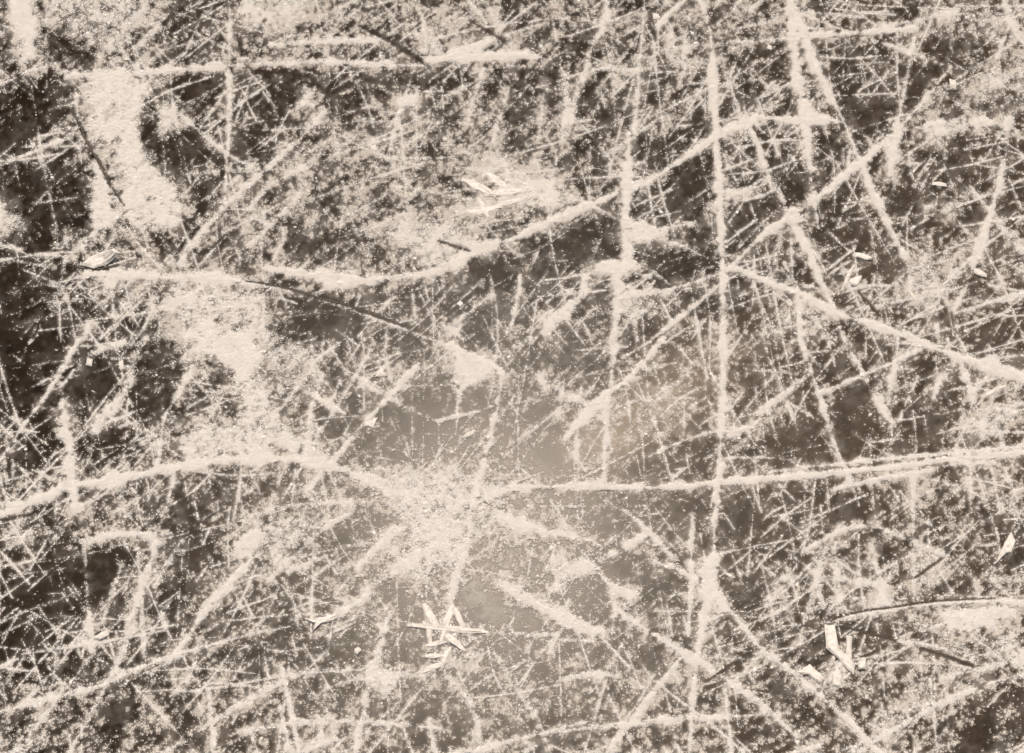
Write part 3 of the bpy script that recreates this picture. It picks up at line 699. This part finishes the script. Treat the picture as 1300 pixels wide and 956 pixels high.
# ------------------------------------------------------------------ snow crumbs: small faceted grains, sorted to the thing they belong to
sp = GRAIN_STEP
gxp, gyp = np.meshgrid(np.arange(X0 + 2, X1 - 2, sp), np.arange(Y0 + 2, Y1 - 2, sp))
gxp = (gxp + rng.uniform(-.5, .5, gxp.shape) * sp).ravel(); gyp = (gyp + rng.uniform(-.5, .5, gyp.shape) * sp).ravel()
ip = (gyp - Y0).astype(int); jp = (gxp - X0).astype(int)
outf = (gxp < -25) | (gxp > 1325) | (gyp < -25) | (gyp > 981)
prob = np.clip(Pg[ip, jp] * 1.12, 0, 1) ** 1.5
prob = np.where(outf, prob * .35, prob)
keep = rng.random(len(gxp)) < prob
gxp, gyp, ip, jp, outf = gxp[keep], gyp[keep], ip[keep], jp[keep], outf[keep]
ng = len(gxp)
rad = np.exp(rng.normal(math.log(.44), .30, ng)) * np.where(outf, 1.7, 1)
big = rng.random(ng) < .004
rad[big] *= rng.uniform(1.6, 3.4, big.sum())
gX, gY = ground(gxp, gyp)
sc = np.hypot(np.hypot(gX, gY + HC * math.tan(TILT)), HC) / FPX     # metres per px there
rad *= sc
z0 = np.maximum(relief[ip, jp] * .8 + rng.normal(0, .06, ng), 0) * sc
own = OWN[ip, jp]
ang = rng.uniform(0, 2 * math.pi, ng)
V = np.zeros((ng, 5, 3), np.float32)
for k in range(4):
    a = ang + k * math.pi / 2 + rng.normal(0, .25, ng); r = rad * rng.uniform(.7, 1.35, ng)
    V[:, k, 0] = gX + np.cos(a) * r; V[:, k, 1] = gY + np.sin(a) * r
    V[:, k, 2] = np.maximum(z0 - .1 * rad, 0) + .0001 + rad * rng.uniform(0, .12, ng)
V[:, 4, 0] = gX + rng.normal(0, .3, ng) * rad; V[:, 4, 1] = gY + rng.normal(0, .3, ng) * rad
V[:, 4, 2] = z0 + .00015 + rad * rng.uniform(.05, .24, ng)
T = np.array([[0, 1, 4], [1, 2, 4], [2, 3, 4], [3, 0, 4]])
print('grains', ng, 'objects', len(LABELS))
order = np.argsort(own, kind='stable'); own_s = own[order]
bounds = np.searchsorted(own_s, np.arange(len(LABELS) + 1))
for k in range(len(LABELS)):
    sel = order[bounds[k]:bounds[k + 1]]
    if len(sel) < 12:
        if k > 1: print('EMPTY', LABELS[k])
        continue
    vv = V[sel].reshape(-1, 3)
    tt = (T[None] + (np.arange(len(sel)) * 5)[:, None, None]).reshape(-1, 3)
    if k == 0:
        o = mesh_obj('frost_dust', vv, tris=tt, mat=M_DUST); o['kind'] = 'stuff'
        o['label'] = 'grainy frost dust sprinkled thinly over the dark ice'; o['category'] = 'frost'
    elif k == 1:
        o = mesh_obj('fine_scratches', vv, tris=tt, mat=M_SNOW); o['kind'] = 'stuff'
        o['label'] = 'web of faint fine skate scratches between the big ones'; o['category'] = 'scratches'
    else:
        pt = KIND[k] == 'patch'
        o = mesh_obj('snow_patch' if pt else 'skate_scratch', vv, tris=tt, mat=M_SNOW)
        org = vv.mean(0); org[2] = 0
        o.data.vertices.foreach_set('co', (vv - org).astype(np.float32).ravel()); o.data.update(); o.location = org
        o['label'] = LABELS[k]; o['category'] = 'snow' if pt else 'scratch'
        o['group'] = 'patches of scraped snow on the ice' if pt else 'snow-filled skate scratches in the ice'

# ------------------------------------------------------------------ open cracks
for (p, w, label) in CRACKS:
    pts = np.array([tuple(map(float, q.split(','))) for q in p.split()])
    pts, _ = smooth_pts(pts, [1] * len(pts))
    d = np.gradient(pts, axis=0); d /= np.linalg.norm(d, axis=1)[:, None]; n = np.stack([-d[:, 1], d[:, 0]], 1)
    # resample finely, with a ragged outline
    m = int(np.hypot(*np.diff(pts, axis=0).T).sum() / 3) + 2
    tt = np.linspace(0, len(pts) - 1, m)
    P = np.stack([np.interp(tt, np.arange(len(pts)), pts[:, i]) for i in (0, 1)], 1)
    Nn = np.stack([np.interp(tt, np.arange(len(pts)), n[:, i]) for i in (0, 1)], 1)
    tp = np.sin(np.linspace(.12, math.pi - .12, m)) ** .6 * w * .21
    l = P + Nn * (tp * rng.uniform(.55, 1.3, m))[:, None]; r = P - Nn * (tp * rng.uniform(.55, 1.3, m))[:, None]
    vs = []
    for q, zz in ((l, .0003), (P, .00042), (r, .0003)):
        x, y = ground(q[:, 0], q[:, 1]); vs.append(np.stack([x, y, np.full(m, zz)], 1))
    vs = np.concatenate(vs); i = np.arange(m - 1)
    fs = np.concatenate([np.stack([i, i + 1, i + m + 1, i + m], 1), np.stack([i + m, i + m + 1, i + 2 * m + 1, i + 2 * m], 1)])
    o = mesh_obj('ice_crack', vs, faces4=fs, mat=M_CRACK)
    o['label'] = label; o['category'] = 'crack'; o['group'] = 'dark cracks in the ice'

# ------------------------------------------------------------------ loose chips and splinters of ice
import bmesh
def chip(poly, label, thick, group, lift=.6, tilt=0):
    poly = np.array([tuple(map(float, q.split(','))) for q in poly.split()])
    c = poly.mean(0)
    x, y = ground(poly[:, 0], poly[:, 1]); cx, cy = ground(c[0], c[1])
    bm = bmesh.new(); n = len(poly); r = random.Random(int(c[0] * 7 + c[1]))
    def z_at(px, py): return max(0, ((px - c[0]) * .6 - (py - c[1]) * .8)) * PX * tilt
    lo, mid, hi = [], [], []
    for i in range(n):
        X, Y = x[i] - cx, y[i] - cy; zz = z_at(*poly[i])
        lo.append(bm.verts.new((X * .92, Y * .92, lift * PX + zz)))
        mid.append(bm.verts.new((X * 1.02, Y * 1.02, (lift + thick * r.uniform(.45, .6)) * PX + zz)))
        hi.append(bm.verts.new((X * r.uniform(.70, .86), Y * r.uniform(.70, .86), (lift + thick * r.uniform(.8, 1.25)) * PX + zz)))
    top = bm.verts.new((r.uniform(-.15, .15) * (x.max() - x.min()), r.uniform(-.15, .15) * (y.max() - y.min()), (lift + thick * 1.2) * PX + z_at(*c)))
    for i in range(n):
        j = (i + 1) % n
        bm.faces.new((lo[i], lo[j], mid[j], mid[i])); bm.faces.new((mid[i], mid[j], hi[j], hi[i])); bm.faces.new((hi[i], hi[j], top))
    bm.faces.new(lo[::-1])
    bmesh.ops.recalc_face_normals(bm, faces=bm.faces)
    bmesh.ops.subdivide_edges(bm, edges=[e for e in bm.edges if e.calc_length() > 4 * PX], cuts=2, use_grid_fill=True)
    for v in bm.verts: v.co += Vector((r.gauss(0, .22), r.gauss(0, .22), r.gauss(0, .22))) * PX; v.co.z = max(v.co.z, .0001)
    me = bpy.data.meshes.new('ice_chip'); bm.to_mesh(me); bm.free(); me.materials.append(M_CHIP)
    o = bpy.data.objects.new('ice_splinter' if group.startswith('splinters') else 'ice_chip', me); C.objects.link(o); o.location = (cx, cy, 0)
    o['label'] = label; o['category'] = 'ice splinter' if group.startswith('splinters') else 'ice chip'; o['group'] = group
def splinter(a, b, w, label, group='splinters of ice lying in clusters', thick=4):
    a = np.array(a, float); b = np.array(b, float); d = (b - a) / np.hypot(*(b - a)); n = np.array([-d[1], d[0]]) * w * .46
    r = random.Random(int(a[0] * 3 + b[1]))
    pts = [a + n * .4, a + (b - a) * .3 + n * r.uniform(.8, 1.1), a + (b - a) * .7 + n * r.uniform(.7, 1.1), b + n * .35,
           b - n * .35, a + (b - a) * .65 - n * r.uniform(.8, 1.1), a + (b - a) * .25 - n * r.uniform(.7, 1.1), a - n * .4]
    chip(' '.join('%f,%f' % tuple(q) for q in pts), label, thick * .42, group, .05)
for c_ in CHIPS: chip(c_[0], c_[1], c_[2] * .45, c_[3], .05, *c_[5:])
for sp_ in SPLINTERS: splinter(*sp_)

# ------------------------------------------------------------------ light, sky, camera
gl = (620, 690)                                     # where the low sun glints off the ice
u = (gl[0] - 650) / FPX; v = (478 - gl[1]) / FPX
dr = Vector((u, v * CT + ST, CT - v * ST)).normalized()       # towards the sun
el = math.asin(dr.z); az = math.atan2(dr.x, dr.y)
sun = bpy.data.lights.new('sun', 'SUN'); sun.energy = SUN_E; sun.angle = math.radians(.6); sun.color = (1, .895, .78)
so = bpy.data.objects.new('sun', sun); C.objects.link(so); so.rotation_euler = dr.to_track_quat('Z', 'Y').to_euler()
w = bpy.data.worlds.new('World'); bpy.context.scene.world = w; w.use_nodes = True
nt = w.node_tree; sky = nt.nodes.new('ShaderNodeTexSky'); sky.sky_type = 'NISHITA'; sky.sun_disc = False
sky.sun_elevation = el; sky.sun_rotation = az; sky.dust_density = 4; sky.ozone_density = 0.4
bg = nt.nodes['Background']; bg.inputs['Strength'].default_value = .05
nt.links.new(sky.outputs['Color'], bg.inputs['Color'])

cam = bpy.data.cameras.new('camera'); co = bpy.data.objects.new('camera', cam); C.objects.link(co)
cam.sensor_fit = 'HORIZONTAL'; cam.sensor_width = 36; cam.lens = FPX / 1300 * 36
cam.clip_start = .05; cam.clip_end = 3000
co.location = (0, -HC * math.tan(TILT), HC); co.rotation_euler = (TILT, 0, 0)
sc_ = bpy.context.scene; sc_.camera = co
sc_.render.resolution_x = 1024; sc_.render.resolution_y = 753
sc_.view_settings.view_transform = 'Standard'; sc_.view_settings.look = 'None'; sc_.view_settings.exposure = EXPO; sc_.view_settings.gamma = 1
